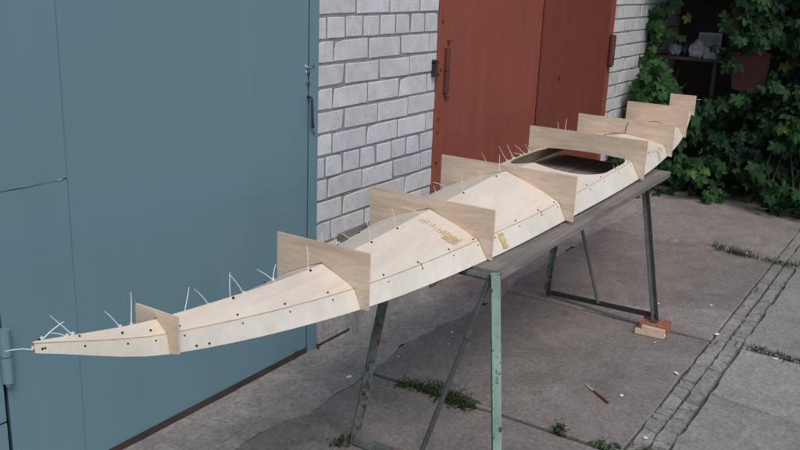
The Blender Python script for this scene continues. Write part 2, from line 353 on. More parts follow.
# gutter: two rows of broken mortar and brick pieces with an open slit between
def piece(x0, x1, y0, y1):
    j = lambda s=0.010: random.uniform(-s, s)
    n = random.choice([4, 5, 6]); pts = [(x0 + j(.008), y0 + j(0.004)), ((x0 + x1) / 2 + j(.02), y0 + j(0.005)), (x1 + j(0.012) - .004, y0 + j(0.006)), (x1 + j(.008), (y0 + y1) / 2 + j(.01)), (x1 + j(0.012) - .004, y1 + j(0.005)), ((x0 + x1) / 2 + j(0.02), y1 + j(0.005)), (x0 + j(0.008), y1 + j(0.005)), (x0 + j(.008), (y0 + y1) / 2 + j(.008))]
    z = random.uniform(-0.005, 0.0); c = ((x0 + x1) / 2, (y0 + y1) / 2)
    ins = [(c[0] + (q[0] - c[0]) * 0.97, c[1] + (q[1] - c[1]) * 0.96) for q in pts]
    m = MB(); k = len(pts)
    m.add([(q[0], q[1], z) for q in ins] + [(q[0], q[1], z - 0.009) for q in pts] + [(q[0], q[1], -0.06) for q in pts],
          [tuple(range(k))] + [(k + i, k + (i + 1) % k, (i + 1) % k, i) for i in range(k)] + [(2 * k + i, 2 * k + (i + 1) % k, k + (i + 1) % k, k + i) for i in range(k)])
    m.build('gutter_stone', M_GUT, pave, origin=(*c, z))
for (ya, yb) in ((-1.450, -1.506), (-1.516, -1.574)):
    x = -2.4
    while x < 4.6:
        L = random.uniform(0.045, 0.15) if x < 2.72 else random.uniform(0.12, 0.3)
        gap = random.uniform(0.004, 0.009)
        ym = (ya + yb) / 2
        if 0.9 < x < 2.2 and random.random() < 0.12:
            L *= 0.7; s_ = random.uniform(-0.012, 0.012)
            piece(x, x + L - gap, ya, ym + 0.006 + s_); piece(x + random.uniform(-.01, .01), x + L - gap, ym - 0.006 + s_, yb)
        else: piece(x, x + L - gap, ya, yb)
        x += L

# ------------------------------------------------------------------ garage building
garage = empty('garage_building', 'white brick garage building with a blue steel gate and an oxide red steel gate', 'building')
P0, P1, R1 = 0.0, 0.966, 3.50       # pier between the gates; red gate up to R1
w = MB()
w.box(P0 + 0.002, P1, 0.0035, 0.26, 0.0, 2.72)
w.box(R1 + 0.002, 5.6, 0.0035, 0.26, 0.0, 2.72)
w.box(-4.4, P0, 0.010, 0.26, 2.32, 2.72); w.box(P1, R1, 0.010, 0.26, 2.32, 2.72)
w.box(-6.4, -4.4, 0.010, 0.26, 0.0, 2.72)
w.build('mortar_wall', M_MORTAR, garage)
rf = MB(); rf.box(-6.6, 5.8, -0.12, 5.0, 2.73, 2.84); rf.build('roof', M_RUST, garage, bevel=0.01)
ins = MB(); ins.box(-6.4, 5.6, 0.262, 4.8, 0.0, 2.725); ins.build('garage_body', M_MORTAR, garage)
# brick meshes, shared
def brick_mesh(L, H, seed):
    rnd = random.Random(seed); bm = bmesh.new(); D = 0.05
    bmesh.ops.create_cube(bm, size=1)
    for v in bm.verts: v.co = Vector((v.co.x * L, v.co.y * D, v.co.z * H))
    bmesh.ops.subdivide_edges(bm, edges=[e for e in bm.edges if abs((e.verts[0].co - e.verts[1].co).x) > L * .5], cuts=2)
    for v in bm.verts: v.co += Vector((rnd.uniform(-.0018, .0018), rnd.uniform(-.0006, .0006), rnd.uniform(-.0012, .0012)))
    for c in rnd.sample([v for v in bm.verts if v.co.y < 0 and abs(v.co.x) > L * .45], rnd.choice([0, 0, 1])): c.co += Vector((-math.copysign(.007, c.co.x), .003, -math.copysign(.005, c.co.z)))
    bmesh.ops.bevel(bm, geom=[e for e in bm.edges if min(e.verts[0].co.y, e.verts[1].co.y) < 0], offset=0.0028, segments=1, affect='EDGES')
    me = bpy.data.meshes.new('brick'); bm.to_mesh(me); bm.free(); me.materials.append(M_BRICK); return me
STR = [brick_mesh(0.247, 0.086, s) for s in range(7)]; HED = [brick_mesh(0.117, 0.086, 20 + s) for s in range(5)]
CUT = {}
def cut(L, s):
    k = (round(L, 2), s % 2)
    if k not in CUT: CUT[k] = brick_mesh(k[0], 0.086, 40 + len(CUT))
    return CUT[k]
far = []                             # bricks above eye level, joined later
def course(row, xa, xb, zmax):
    zc = 1.415 - 0.098 * (row - 1)
    hdr = (row - 1) % 6 == 0
    off = 0.061 if hdr else (0.108 if row % 2 == 0 else 0.194)
    if row == 0: off = 0.266 - 0.26
    if row == 8: off = 0.08
    st = 0.13 if hdr else 0.26
    k = math.floor((xa - off) / st); x = off + k * st
    while x < xb - 0.01:
        a, b = max(x, xa) + (0.0065 if x > xa else 0.004), min(x + st, xb) - (0.0065 if x + st < xb else 0.004)
        if b - a > 0.03:
            L = b - a; full = L > st - 0.02
            me = (random.choice(HED) if hdr else random.choice(STR)) if full else cut(L, random.randint(0, 1))
            loc = ((a + b) / 2, 0.0255 - random.uniform(0, .003), zc + random.uniform(-.0018, .0018))
            rot = (0, random.uniform(-.0035, .0035), random.uniform(-.003, .003))
            if zc < zmax: put(me, 'brick', loc, rot, parent=garage)
            else: far.append((me, loc, rot))
        x += st
for row in range(-11, 16):
    course(row, P0 + 0.002, P1, 1.75)
    if 1.415 - 0.098 * (row - 1) > 0.0: course(row, R1 + 0.004, 5.2, 1.75)
fm = MB()
for me, loc, rot in far:
    X = Matrix.Translation(loc) @ Matrix.Rotation(rot[1], 4, 'Y')
    fm.add([X @ v.co for v in me.vertices], [tuple(q.vertices) for q in me.polygons])
fm.build('brick_course', M_BRICK, garage)['kind'] = 'stuff'

# blue gate: frame, two leaves, each leaf made of welded sheets
def leaf_part(x0, x1, label, mat, z0, z1, y=0.004):
    m = MB(); m.box(x0 + 0.016, x1 - 0.016, y + 0.003, y + 0.035, z0 + 0.005, z1); o = m.build('gate_leaf', mat, garage); tag(o, label); return o
def sheet(parent, x0, x1, z0, z1, y, mat, wav=0.0016, lean=None):
    m = MB(); nx, nz = max(2, int((x1 - x0) / 0.12)), max(2, int((z1 - z0) / 0.15)); V = []
    for ix in range(nx + 1):
        for iz in range(nz + 1):
            x = x0 + (x1 - x0) * ix / nx; z = z0 + (z1 - z0) * iz / nz
            e = 0 if ix in (0, nx) else 1
            V.append((x, y + e * wav * 1.5 * noise.noise(Vector((x * 2.2, z * 1.7, y * 30 + 3))), z))
    n = len(V); V += [(a, b + 0.004, c) for a, b, c in V]
    idx = lambda ix, iz: ix * (nz + 1) + iz
    F = [(idx(i, k), idx(i + 1, k), idx(i + 1, k + 1), idx(i, k + 1)) for i in range(nx) for k in range(nz)]
    F += [tuple(n + q for q in reversed(fc)) for fc in F[:]]
    ring = [idx(i, 0) for i in range(nx)] + [idx(nx, k) for k in range(nz)] + [idx(i, nz) for i in range(nx, 0, -1)] + [idx(0, k) for k in range(nz, 0, -1)]
    m.add(V, F); q_ = len(ring)
    m.add([V[k] for k in ring] + [V[n + k] for k in ring], [((i + 1) % q_, i, q_ + i, q_ + (i + 1) % q_) for i in range(q_)]); o_ = m.build('steel_sheet', mat, parent)
    for pg in o_.data.polygons: pg.use_smooth = abs(pg.normal.y) > .9
    return o_
def weld(parent, pts, y, mat, rad=0.0035):
    m = MB(); P = []
    for (xa, za), (xb, zb) in zip(pts[:-1], pts[1:]):
        n = max(2, int(math.hypot(xb - xa, zb - za) / 0.02))
        P += [(xa + (xb - xa) * i / n, y + random.uniform(-.001, .001), za + (zb - za) * i / n + random.uniform(-.0025, .0025)) for i in range(n)]
    m.tube(P, [rad * random.uniform(.5, 1.3) for _ in P], 6, cap=True); return m.build('weld_bead', mat, parent)
BL = leaf_part(-1.493, -0.062, 'blue steel gate leaf with a bolt handle beside the white brick pier', M_BLUE, 0.02, 2.24)
sheet(BL, -1.2335, -0.066, 0.032, 2.25, -0.003, M_BLUE)
sheet(BL, -1.492, -1.2343, 1.009, 2.25, 0.000, M_BLUE); sheet(BL, -1.492, -1.2343, 0.032, 1.004, 0.000, M_BLUE)
weld(BL, [(-1.492, 1.0065), (-1.24, 1.0065)], 0.000, M_BLUE, 0.002); weld(BL, [(-1.27, 1.0065), (-1.238, 1.014)], -0.0035, M_TIE, 0.0011)
BL2 = leaf_part(-2.95, -1.505, 'second blue steel gate leaf at the left edge', M_BLUE, 0.02, 2.24)
sheet(BL2, -1.80, -1.506, 0.30, 2.25, -0.001, M_BLUE); sheet(BL2, -1.80, -1.506, 0.032, 0.293, -0.001, M_BLUE); sheet(BL2, -2.95, -1.805, 0.032, 2.25, -0.001, M_BLUE)
weld(BL2, [(-1.62, 0.27), (-1.51, 0.31)], -0.003, M_BLUE)
BL3 = leaf_part(-4.39, -2.96, 'third blue steel gate leaf', M_BLUE, 0.02, 2.24); sheet(BL3, -4.39, -2.962, 0.032, 2.25, -0.001, M_BLUE)
def hinge(parent, x, z0, z1, mat, rad=0.013, y=-0.012):
    m = MB(); zm = (z0 + z1) / 2
    m.tube([(x, y, z0), (x, y, zm - 0.002)], rad, 12); m.tube([(x, y, zm + 0.002), (x, y, z1)], rad, 12)
    m.tube([(x, y, z0 - 0.012), (x, y, z0)], rad * 0.55, 8)
    return m.build('hinge', mat, parent, smooth=False)
hinge(BL, -1.497, 0.43, 0.60, M_BLUE, 0.017, -0.016)
# bolt handle on the right edge of the blue leaf
hd = MB(); hx = -0.068
hd.tube([(hx, -0.003, 1.145), (hx, -0.026, 1.143), (hx, -0.028, 1.13), (hx + .004, -0.028, 1.05), (hx + .006, -0.028, 1.03), (hx + .012, -0.026, 1.022), (hx + .03, -0.012, 1.02)], 0.0052, 8)
hd.build('handle', M_DARK, BL, smooth=True)
lt = MB()
for z in (1.20, 1.245): lt.tube([(-0.072, -0.006, z), (-0.068, -0.014, z + .004)], 0.007, 8)
lt.tube([(-0.078, -0.004, 1.263), (-0.045, -0.006, 1.255)], 0.003, 6); lt.tube([(-0.040, -0.009, 1.27), (-0.036, -0.012, 1.268)], 0.006, 8)
lt.tube([(-0.03, -0.009, 0.995), (-0.03, -0.013, 0.99)], 0.006, 8)
lt.build('rivet', M_STEEL, BL)
wl = MB()
for x, z in ((-0.085, 1.275), (-0.072, 1.268), (-0.078, 1.25)): wl.tube([(x, -0.004, z), (x + .004, -0.0048, z - .008)], 0.003, 5)
wl.build('scratch', M_TIE, BL)
fr = MB()
fr.box(-0.056, 0.0, -0.007, 0.05, 0.0, 2.32); fr.box(-4.4, -0.057, -0.006, 0.05, 2.262, 2.32)
fr.box(-0.060, -0.054, -0.0075, -0.004, 0.03, 2.25)
tag(fr.build('gate_frame', M_BLUE, garage, bevel=0.0015), 'blue steel gate frame')
th = MB(); th.box(-4.4, -0.062, -0.006, 0.0035, 0.0, 0.031); th.box(0.0, 0.235, -0.026, -0.014, 0.004, 0.030); th.box(-4.4, -0.06, 0.012, 0.03, 0.009, 0.03)
th.build('gate_threshold', M_RUST, garage)
bk = MB(); bk.box(-4.4, 0.0, 0.10, 0.25, 0.0, 2.31); bk.box(P1, R1, 0.10, 0.25, 0.0, 2.31); bk.build('dark_recess', M_RUST, garage)
st = MB()
for x, hgt in ((-0.30, .012), (-0.52, .01), (-0.15, .02)): st.box(x, x + .03, -0.012, -0.0065, 0.026, 0.026 + hgt * .6)
st.build('weld_tab', M_RUST, garage)
# red gate
rfm = MB(); rfm.box(P1, 1.062, -0.008, 0.05, 0.0, 2.32); rfm.box(3.43, R1, -0.006, 0.05, 0.0, 2.32); rfm.box(1.063, 3.429, -0.006, 0.05, 2.262, 2.32)
tag(rfm.build('gate_frame', M_RED, garage, bevel=0.002), 'red steel gate frame')
RL = leaf_part(1.068, 2.225, 'left red steel gate leaf', M_RED, 0.03, 2.25); sheet(RL, 1.074, 2.222, 0.02, 2.255, -0.001, M_RED, 0.002)
RR = leaf_part(2.238, 3.425, 'right red steel gate leaf with an overlapping strip', M_RED, 0.03, 2.25)
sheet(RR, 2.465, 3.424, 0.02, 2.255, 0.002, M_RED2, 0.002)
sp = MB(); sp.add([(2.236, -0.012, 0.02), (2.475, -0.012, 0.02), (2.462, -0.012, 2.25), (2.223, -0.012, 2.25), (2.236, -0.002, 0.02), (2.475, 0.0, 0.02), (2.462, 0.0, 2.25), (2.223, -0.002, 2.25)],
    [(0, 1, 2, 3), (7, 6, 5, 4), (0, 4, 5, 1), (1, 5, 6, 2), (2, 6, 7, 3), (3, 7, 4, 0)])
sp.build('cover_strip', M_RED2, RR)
slt = MB(); slt.add([(2.228, -0.0032, 0.02), (2.240, -0.0032, 0.02), (2.228, -0.0032, 2.25), (2.214, -0.0032, 2.25)], [(0, 1, 2, 3)]); slt.build('gap', M_HOLE, RL)
hinge(RL, 1.045, 1.06, 1.285, M_REDDARK, 0.016, -0.016); hinge(RR, 3.44, 1.04, 1.26, M_REDDARK, 0.024, -0.028)
for z in (1.03, 1.16, 1.315):
    m = MB(); m.tube([(1.05, -0.012, z), (1.082, -0.012, z + .004)], 0.0075, 8); m.build('hinge_pin', M_REDDARK, RL)
bo = MB(); bo.tube([(2.56, -0.002, 1.02), (2.56, -0.012, 1.02)], 0.011, 10); bo.build('bolt', M_REDDARK, RR)
for z in (1.42, 1.18, 0.93, 0.86, 0.70):
    m = MB(); m.tube([(0.995, -0.006, z), (0.995, -0.013, z)], 0.007, 8); m.build('bolt', M_REDDARK, garage)
pn = MB(); nx_ = 24
V = []
for i in range(nx_ + 1):
    x = 0.003 + 0.960 * i / nx_; t_ = 0.21 + 0.02 * noise.noise(Vector((x * 5, 2, 0)))
    for yy, zz in ((-.030, 0), (-.018, .05), (-.012, t_ - .02), (-.004, t_), (.02, t_ + .004)): V.append((x, yy + .003 * noise.noise(Vector((x * 9, zz * 9, 1))), zz))
pn.add(V, [(5 * i + k, 5 * i + 5 + k, 5 * i + 6 + k, 5 * i + 1 + k) for i in range(nx_) for k in range(4)]); pn.add([V[k] for k in range(5)] + [(0.003, .02, 0)], [(0, 1, 2, 3, 4, 5)]); pn.build('plinth', M_APRON, garage, smooth=True)
# iron hook in the brick pier
hk = MB(); hk.box(0.915, 0.945, -0.03, 0.005, 1.215, 1.225); hk.box(0.915, 0.925, -0.034, -0.004, 1.15, 1.235); hk.box(0.925, 0.95, -0.03, 0.0, 1.15, 1.17)
hk.build('iron_hook', M_DARK, garage, bevel=0.002)

# ------------------------------------------------------------------ trestles, plank, brick
def trestle(label, fr_, fl, tr, tl, b0, b1, mat_r, mat_l, mat_b, w_):
    o = empty('trestle', label, 'trestle', 'welded steel trestles under the long board')
    def leg(a, b, mat):
        m = MB(); a, b = Vector(a), Vector(b); s = (-1, 0, 0); m.angle(a + Vector((0.012, 0, 0)), b + Vector((0.012, 0, 0)), w_, 0.004, (-1, -.75, 0) if w_ > .027 else (-1, .5, 0))
        m.box(a.x - .02, a.x + .02, a.y - .02, a.y + .02, a.z, a.z + .006); return m.build('leg', mat, o)
    leg(fr_, tr, mat_r); leg(fl, tl, mat_l)
    m = MB(); m.angle(Vector(fl) + Vector((.0, .0, .035)), Vector(fr_) + Vector((0, 0, .035)), w_ * .8, 0.004, (0, 0, -1)); m.build('base_bar', mat_b, o)
    m = MB(); m.tube([Vector(tl) + Vector((.012, .03, -.014)), Vector(tr) + Vector((.012, -.004, -.014))], .013, 8); m.build('top_bar', mat_l, o)
    m = MB(); m.tube([b0, b1], 0.0095, 8)
    c = Vector(b0).lerp(Vector(b1), 0.27); d = (Vector(b1) - Vector(b0)).normalized(); m.tube([c - d * .012, c + d * .012], 0.015, 8)
    m.build('brace', M_STEEL, o); return o
trestle('front trestle with chipped pale green leg under the near end of the board', (-0.58, -1.190, 0.0), (-0.58, -0.608, 0.0), (-0.58, -1.125, 0.768), (-0.58, -0.752, 0.768),
        (-0.575, -1.128, 0.745), (-0.575, -0.905, 0.035), M_GREENP, M_WORN, M_WORN, 0.033)
trestle('rear dark steel trestle with one foot propped on a brick', (1.172, -1.182, 0.056), (1.290, -0.560, 0.0), (1.205, -1.03, 0.79), (1.255, -0.625, 0.79),
        (1.256, -0.63, 0.74), (1.235, -0.872, 0.055), M_STEEL, M_WORN, M_DARK, 0.026)
pl = MB()
nx = 24; zt = lambda x: 0.773 + (x + 0.54) * 0.0115
for (ya, yb, dz) in ((-1.160, -0.975, 0.0), (-0.973, -0.785, -0.002), (-0.783, -0.525, 0.001)):
    V = []
    for i in range(nx + 1):
        x = -0.552 + (1.215 + 0.552) * i / nx
        jy = 0.004 * noise.noise(Vector((x * 4, ya, 0))); jz = 0.0025 * noise.noise(Vector((x * 3, yb, 5)))
        V += [(x, ya + jy, zt(x) + dz + jz), (x, yb, zt(x) + dz + jz), (x, yb, zt(x) - 0.026 + dz), (x, ya + jy + .003, zt(x) - 0.026 + dz)]
    F = [(4 * i + k, 4 * i + 4 + k, 4 * i + 4 + (k + 1) % 4, 4 * i + (k + 1) % 4) for i in range(nx) for k in range(4)] + [(0, 1, 2, 3), (4 * nx + 3, 4 * nx + 2, 4 * nx + 1, 4 * nx)]
    if not V: continue
    m = MB(); m.add(V, F); 
    if ya == -1.160:
        board = empty('trestle_boards', 'weathered grey boards laid across the two steel trestles under the kayak', 'boards')
    m.build('plank', M_PLANK, board)
bs_ = MB(); bs_.box(-0.125, 0.125, -0.06, 0.06, 0, 0.033)
rb = bs_.build('brick_prop', M_ORANGE, bevel=0.004); rb.location = (1.175, -1.188, 0.0); rb.rotation_euler = (0, 0, math.radians(-86))
rb.data.materials.append(M_ORANGE); tag(rb, 'half red clay brick under the foot of the rear trestle', 'brick'); rb.scale = (0.62, 0.95, 1)
rb.scale = (0.54, 0.8, 1.6)
oc = MB(); oc.prism([(-0.085, 0), (0.075, 0), (0.085, 0.012), (0.078, 0.028), (0.08, 0.046), (-0.05, 0.05), (-0.052, 0.03), (-0.085, 0.026)], 1, -0.011, 0.011)
oo = oc.build('wood_offcut', M_PINE, bevel=0.0015); oo.location = (1.108, -1.187, 0.001); oo.scale = (.86, 1, .95); oo.rotation_euler = (0, 0, math.radians(-86)); tag(oo, 'pale pine offcut leaning on the clay brick under the rear trestle', 'wood offcut')

# ------------------------------------------------------------------ kayak
kay = empty('kayak', 'unpainted plywood kayak deck stitched with white cable ties, lying on the boards across the trestles', 'kayak')
YC = -0.85
SEC = [(-1.962, .949, .0045, .947, .006, .928), (-1.654, .897, .032, .870, .041, .824), (-1.058, .868, .112, .822, .139, .768), (-.482, .906, .187, .837, .225, .779),
       (.078, .941, .224, .856, .257, .794), (.895, .899, .221, .879, .263, .808), (1.418, .908, .211, .874, .231, .825), (1.938, .903, .135, .884, .160, .842), (2.436, .926, .050, .918, .058, .895), (2.56, .933, .006, .932, .008, .916)]
SEC = [(a, b, c, d, e - min(.003, .2 * (e - c)), q) for a, b, c, d, e, q in SEC]
def sec(x):
    S = SEC; i = 0
    while i < len(S) - 2 and x > S[i + 1][0]: i += 1
    a, b = S[i], S[i + 1]; h = b[0] - a[0]; t = (x - a[0]) / h; out = []
    for k in range(1, 6):
        def slope(j):
            if j == 0: return (S[1][k] - S[0][k]) / (S[1][0] - S[0][0])
            if j == len(S) - 1: return (S[-1][k] - S[-2][k]) / (S[-1][0] - S[-2][0])
            return (S[j + 1][k] - S[j - 1][k]) / (S[j + 1][0] - S[j - 1][0])
        m0, m1 = slope(i) * h, slope(i + 1) * h
        out.append((2 * t**3 - 3 * t**2 + 1) * a[k] + (t**3 - 2 * t**2 + t) * m0 + (-2 * t**3 + 3 * t**2) * b[k] + (t**3 - t**2) * m1)
    return out
HX0, HX1 = 0.333, 0.905
def hole(x):
    if x < HX0 or x > HX1: return 0.0
    if x < 0.66: return 0.211 * (1 - abs((0.66 - x) / (0.66 - HX0)) ** 2.1) ** 0.55
    return 0.211 - 0.03 * max(0, (x - 0.80) / 0.105) ** 2
TH = 0.004
def shell(rows, name, mat, off):
    """rows: list of lists of outer points; off: vector function giving the inner offset"""
    m = MB(); nr, nc = len(rows), len(rows[0]); A = [Vector(q) for rw in rows for q in rw]; B = [q + off(q) for q in A]
    n = len(A); I = lambda i, k: i * nc + k
    F = [(I(i, k), I(i + 1, k), I(i + 1, k + 1), I(i, k + 1)) for i in range(nr - 1) for k in range(nc - 1)]
    F += [tuple(n + q for q in reversed(fc)) for fc in F[:]]
    ring = [I(i, 0) for i in range(nr - 1)] + [I(nr - 1, k) for k in range(nc - 1)] + [I(i, nc - 1) for i in range(nr - 1, 0, -1)] + [I(0, k) for k in range(nc - 1, 0, -1)]
    nA = len(F) // 2; nF = len(F); F += [(ring[(i + 1) % len(ring)], ring[i], n + ring[i], n + ring[(i + 1) % len(ring)]) for i in range(len(ring))]
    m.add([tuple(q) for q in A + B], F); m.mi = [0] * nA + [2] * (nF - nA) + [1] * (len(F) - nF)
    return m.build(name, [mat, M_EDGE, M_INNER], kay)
def xs(a, b, n): return [a + (b - a) * i / n for i in range(n + 1)]
NX = []
for a, b, n in ((-1.962, -1.654, 6), (-1.654, -1.058, 8), (-1.058, -.482, 8), (-.482, .078, 8), (.078, HX0 - .0005, 5)): NX += xs(a, b, n)[:-1]
NX += [HX0 - .0005] + [HX0 + (0.66 - HX0) * (i / 26) ** 2.2 for i in range(0, 27)] + xs(0.66, HX1, 6)[1:]
X2 = xs(HX1 + .001, 1.418, 8) + xs(1.418, 1.938, 7)[1:] + xs(1.938, 2.436, 6)[1:] + xs(2.436, 2.56, 4)[1:]
for sgn in (-1, 1):
    for XS in (NX, X2):
        rows = []
        for x in XS:
            zr, ws, zs, wb, zb = sec(x); h = min(hole(x), ws * 0.93); rw = []
            for k in range(7):
                yy = h + (ws - h) * k / 6; z = zr + (zs - zr) * yy / ws + 0.004 * math.sin(PI * yy / ws) * min(1, ws / .2)
                rw.append((x, YC + sgn * (yy - 0.0012 * (k == 6) + 0.0004 * (yy == 0)), z))
            rows.append(rw)
        shell(rows, 'deck_panel', M_DECK, lambda q: Vector((0, 0, -TH)))
    XA = xs(-1.962, -1.654, 5)[:-1] + xs(-1.654, 2.436, 48)[:-1] + xs(2.436, 2.56, 4)
    rows = []
    for x in XA:
        zr, ws, zs, wb, zb = sec(x); rows.append([(x, YC + sgn * (ws + (wb - ws) * k / 3), zs - 0.0022 + (zb - zs + .0007) * k / 3) for k in range(4)])
    shell(rows, 'side_panel', M_SIDE, lambda q, s=sgn: Vector((0, -s * min(TH, abs(q.y - YC) * .5), 0)))
# station frames: rectangles of plywood notched over the deck
PLT = [(-1.654, .066, .830, .917), (-1.058, .160, .768, .930), (-.482, .2375, .777, .944), (.078, .283, .792, .963), (.895, .281, .806, .979), (1.418, .249, .824, .981), (1.938, .171, .838, 1.001), (2.436, .076, .889, 1.007)]
for X, w_, zb_, zt_ in PLT:
    zr, ws, zs, wb, zb = sec(X); ww = max(w_, wb + 0.003)
    e = 0.0015
    poly = [(-ww, zt_), (ww, zt_), (ww, zb_), (wb + e, zb), (ws + e, zs + e)]
    if X > 0.8 and X < 1.0: poly += [(0.19, .886), (0.05, .893), (-0.05, .893), (-0.19, .886)]
    else: poly += [(0, zr + 0.0055)]
    poly += [(-ws - e, zs + e), (-wb - e, zb), (-ww, zb_)]
    m = MB(); m.prism([(YC + a, b) for a, b in poly], 0, X - 0.003, X + 0.003)
    # triangulate the two notched faces cleanly
    o = m.build('station_frame', M_FRAME, kay, origin=(X, YC, zt_))
    bm = bmesh.new(); bm.from_mesh(o.data); bmesh.ops.triangulate(bm, faces=[q for q in bm.faces if len(q.verts) > 4], ngon_method='EAR_CLIP')
    bm.to_mesh(o.data); bm.free()
# cable ties: head at the seam, curved tail
RIDGE = [((-1.726, -0.85, 0.906), (-1.722, -0.85, 0.98)),((-1.574, -0.85, 0.885), (-1.556, -0.85, 0.943)),((-1.494, -0.85, 0.88), (-1.541, -0.85, 0.934)),((-1.421, -0.85, 0.87), (-1.422, -0.85, 0.943)),((-1.374, -0.85, 0.875), (-1.425, -0.85, 0.939)),((-1.265, -0.85, 0.881), (-1.327, -0.85, 0.925)),((-1.263, -0.85, 0.875), (-1.253, -0.85, 0.919)),((-1.121, -0.85, 0.869), (-1.127, -0.85, 0.939)),((-0.826, -0.85, 0.877), (-0.856, -0.85, 0.959)),((-0.685, -0.85, 0.887), (-0.712, -0.85, 0.957)),((-0.538, -0.85, 0.901), (-0.655, -0.85, 0.948)),((-0.259, -0.85, 0.914), (-0.281, -0.85, 0.983)),((-0.126, -0.85, 0.931), (-0.149, -0.85, 0.986)),((0.02, -0.85, 0.95), (0.011, -0.85, 1.012)),((-1.942, -0.85, 0.948), (-1.89, -0.85, 0.967)),((-1.872, -0.85, 0.934), (-1.92, -0.85, 0.989)),((-1.886, -0.85, 0.935), (-1.923, -0.85, 0.954)),((-1.755, -0.85, 0.911), (-1.792, -0.85, 0.958)),((-1.962, -0.85, 0.935), (-2.02, -0.85, 0.95))]
LEFT = [((-0.8, -0.705, 0.833), (-0.827, -0.705, 0.882)),((-0.874, -0.714, 0.84), (-0.889, -0.714, 0.896)),((-0.705, -0.693, 0.826), (-0.758, -0.693, 0.857)),((-0.069, -0.636, 0.836), (-0.094, -0.636, 0.878)),((0.009, -0.631, 0.85), (-0.094, -0.631, 0.892)),((0.372, -0.627, 0.875), (0.302, -0.627, 0.944)),((0.543, -0.628, 0.875), (0.454, -0.628, 0.951)),((0.622, -0.629, 0.872), (0.531, -0.629, 0.946)),((0.601, -0.629, 0.876), (0.542, -0.629, 0.943)),((0.72, -0.629, 0.878), (0.612, -0.629, 0.933)),((0.766, -0.629, 0.882), (0.717, -0.629, 0.923)),((0.684, -0.629, 0.878), (0.608, -0.629, 0.898)),
        ((1.06, -0.64, 0.885), (1.05, -0.64, 0.985)), ((1.16, -0.64, 0.885), (1.16, -0.64, 0.99)), ((0.89, -1.0, 0.79), (0.86, -1.0, 0.86)), ((0.885, -1.0, 0.79), (0.885, -1.01, 0.86))]
for a, b in RIDGE + LEFT:
    a, b = Vector(a), Vector(b); L = (b - a).length; bow = Vector((random.uniform(-.06, .06), random.uniform(-.05, .05), .02)) * L
    pts = [a + Vector((0, 0, -0.003)), a.lerp(b, .33) + bow * .8, a.lerp(b, .68) + bow * .8, b]
    m = MB(); m.tube(pts, [0.0013, 0.0012, 0.0011, 0.0007], 6); m.box(a.x - .0024, a.x + .0024, a.y - .0022, a.y + .0022, a.z - .001, a.z + .004)
    m.build('cable_tie', M_TIE, kay)
# two dark wire ends
for P in (((1.40, -.86, .915), (1.39, -.865, .945), (1.405, -.87, .965)), ((1.40, -.835, .912), (1.37, -.80, .905), (1.34, -.77, .90))):
    m = MB(); m.tube(P, 0.0022, 6); m.build('wire_end', M_TIEDARK, kay)
m = MB(); m.tube([(2.44, -.93, .985), (2.43, -.955, .99)], 0.0014, 6); m.build('cable_tie', M_TIE, kay)
# stitches: a hole in each panel with a short loop crossing the seam
def stitch(x, sgn, tie):
    zr, ws, zs, wb, zb = sec(x); k = 0.9; a = Vector((x, YC + sgn * (ws - .009), zs + (zr - zs) * .009 / max(ws, .02) + .0035)); dy = (wb - ws) / (zs - zb)
    b = Vector((x + .004, YC + sgn * (ws + dy * .012 + .0008), zs - .0125))
    m = MB(); m.tube([a - Vector((0, 0, .003)), a + Vector((0, 0, .0006))], 0.0024, 8, 0)
    m.tube([b + Vector((0, -sgn * .003, 0)), b + Vector((0, sgn * .0006, 0))], 0.0022, 8, 0)
    if tie:
        m.tube([a, Vector((x + .002, YC + sgn * (ws + .002), zs + .003)), b], 0.0007, 5, 1)
    m.build('stitch', [M_HOLE, M_TIEDARK], kay)
sx = [-1.945, -1.86, -1.76, -1.69, -1.615, -1.45, -1.30, -1.15, -1.03, -.93, -.78, -.63, -.50, -.40, -.24, -.08, .05, .2, .36, .52, .70, .86, 1.0, 1.15, 1.32, 1.5, 1.7, 1.88, 2.1, 2.3]
for x in sx:
    stitch(x, -1, random.random() < .12)
for x in (-1.86, -1.5, -1.2, -.98, -.80, -.66, -.3, -.05, .15): stitch(x, 1, True)
for x in (-1.947, -1.55, -1.585):
    zr, ws, zs, wb, zb = sec(x); m = MB(); m.tube([(x, YC - wb + .002, zb + .008), (x, YC - wb - .001, zb + .008)], 0.0025, 8); m.build('drilled_hole', M_HOLE, kay)
for x, dz in ((-.02, .004), (-.27, .004), (-1.12, .0045), (-1.42, .0045), (-.69, .0045), (-.83, .0045)):       # dark holes beside the ridge
    zr, ws, zs, *_ = sec(x); m = MB(); m.tube([(x, YC - .008, zr - .003), (x, YC - .008, zr + .0008)], 0.0034, 8); m.build('drilled_hole', M_HOLE, kay)
# glue smears: a zig-zag across the deck before the third frame, and two on the side panel
def on_deck(x, t, lift=0.0012):
    zr, ws, zs, *_ = sec(x); return Vector((x, YC - ws * t, zr + (zs - zr) * t + 0.004 * math.sin(PI * t) * min(1, ws / .2) + lift))
m = MB(); P = []
for i in range(29):
    t = 0.10 + 0.80 * i / 28; P.append(on_deck(-0.575 + (0.022 if i % 2 else -0.012) * (0.5 + t) + random.uniform(-.006, .006), t))
for i in range(len(P) - 1):
    if random.random() < 0.93: m.tube([P[i], P[i + 1]], [0.0008, 0.0012 + 0.0012 * (i / 28)], 5)
for i in range(9):
    t = 0.66 + 0.026 * i; m.tube([on_deck(-.60, t, .0006), on_deck(-.555, t + .02, .0006)], 0.0022, 5)
m.build('glue_smear', M_GLUE2, kay)
def on_side(x, t, lift=0.0008):
    zr, ws, zs, wb, zb = sec(x); return Vector((x, YC - (ws + (wb - ws) * t) - lift, zs + (zb - zs) * t))
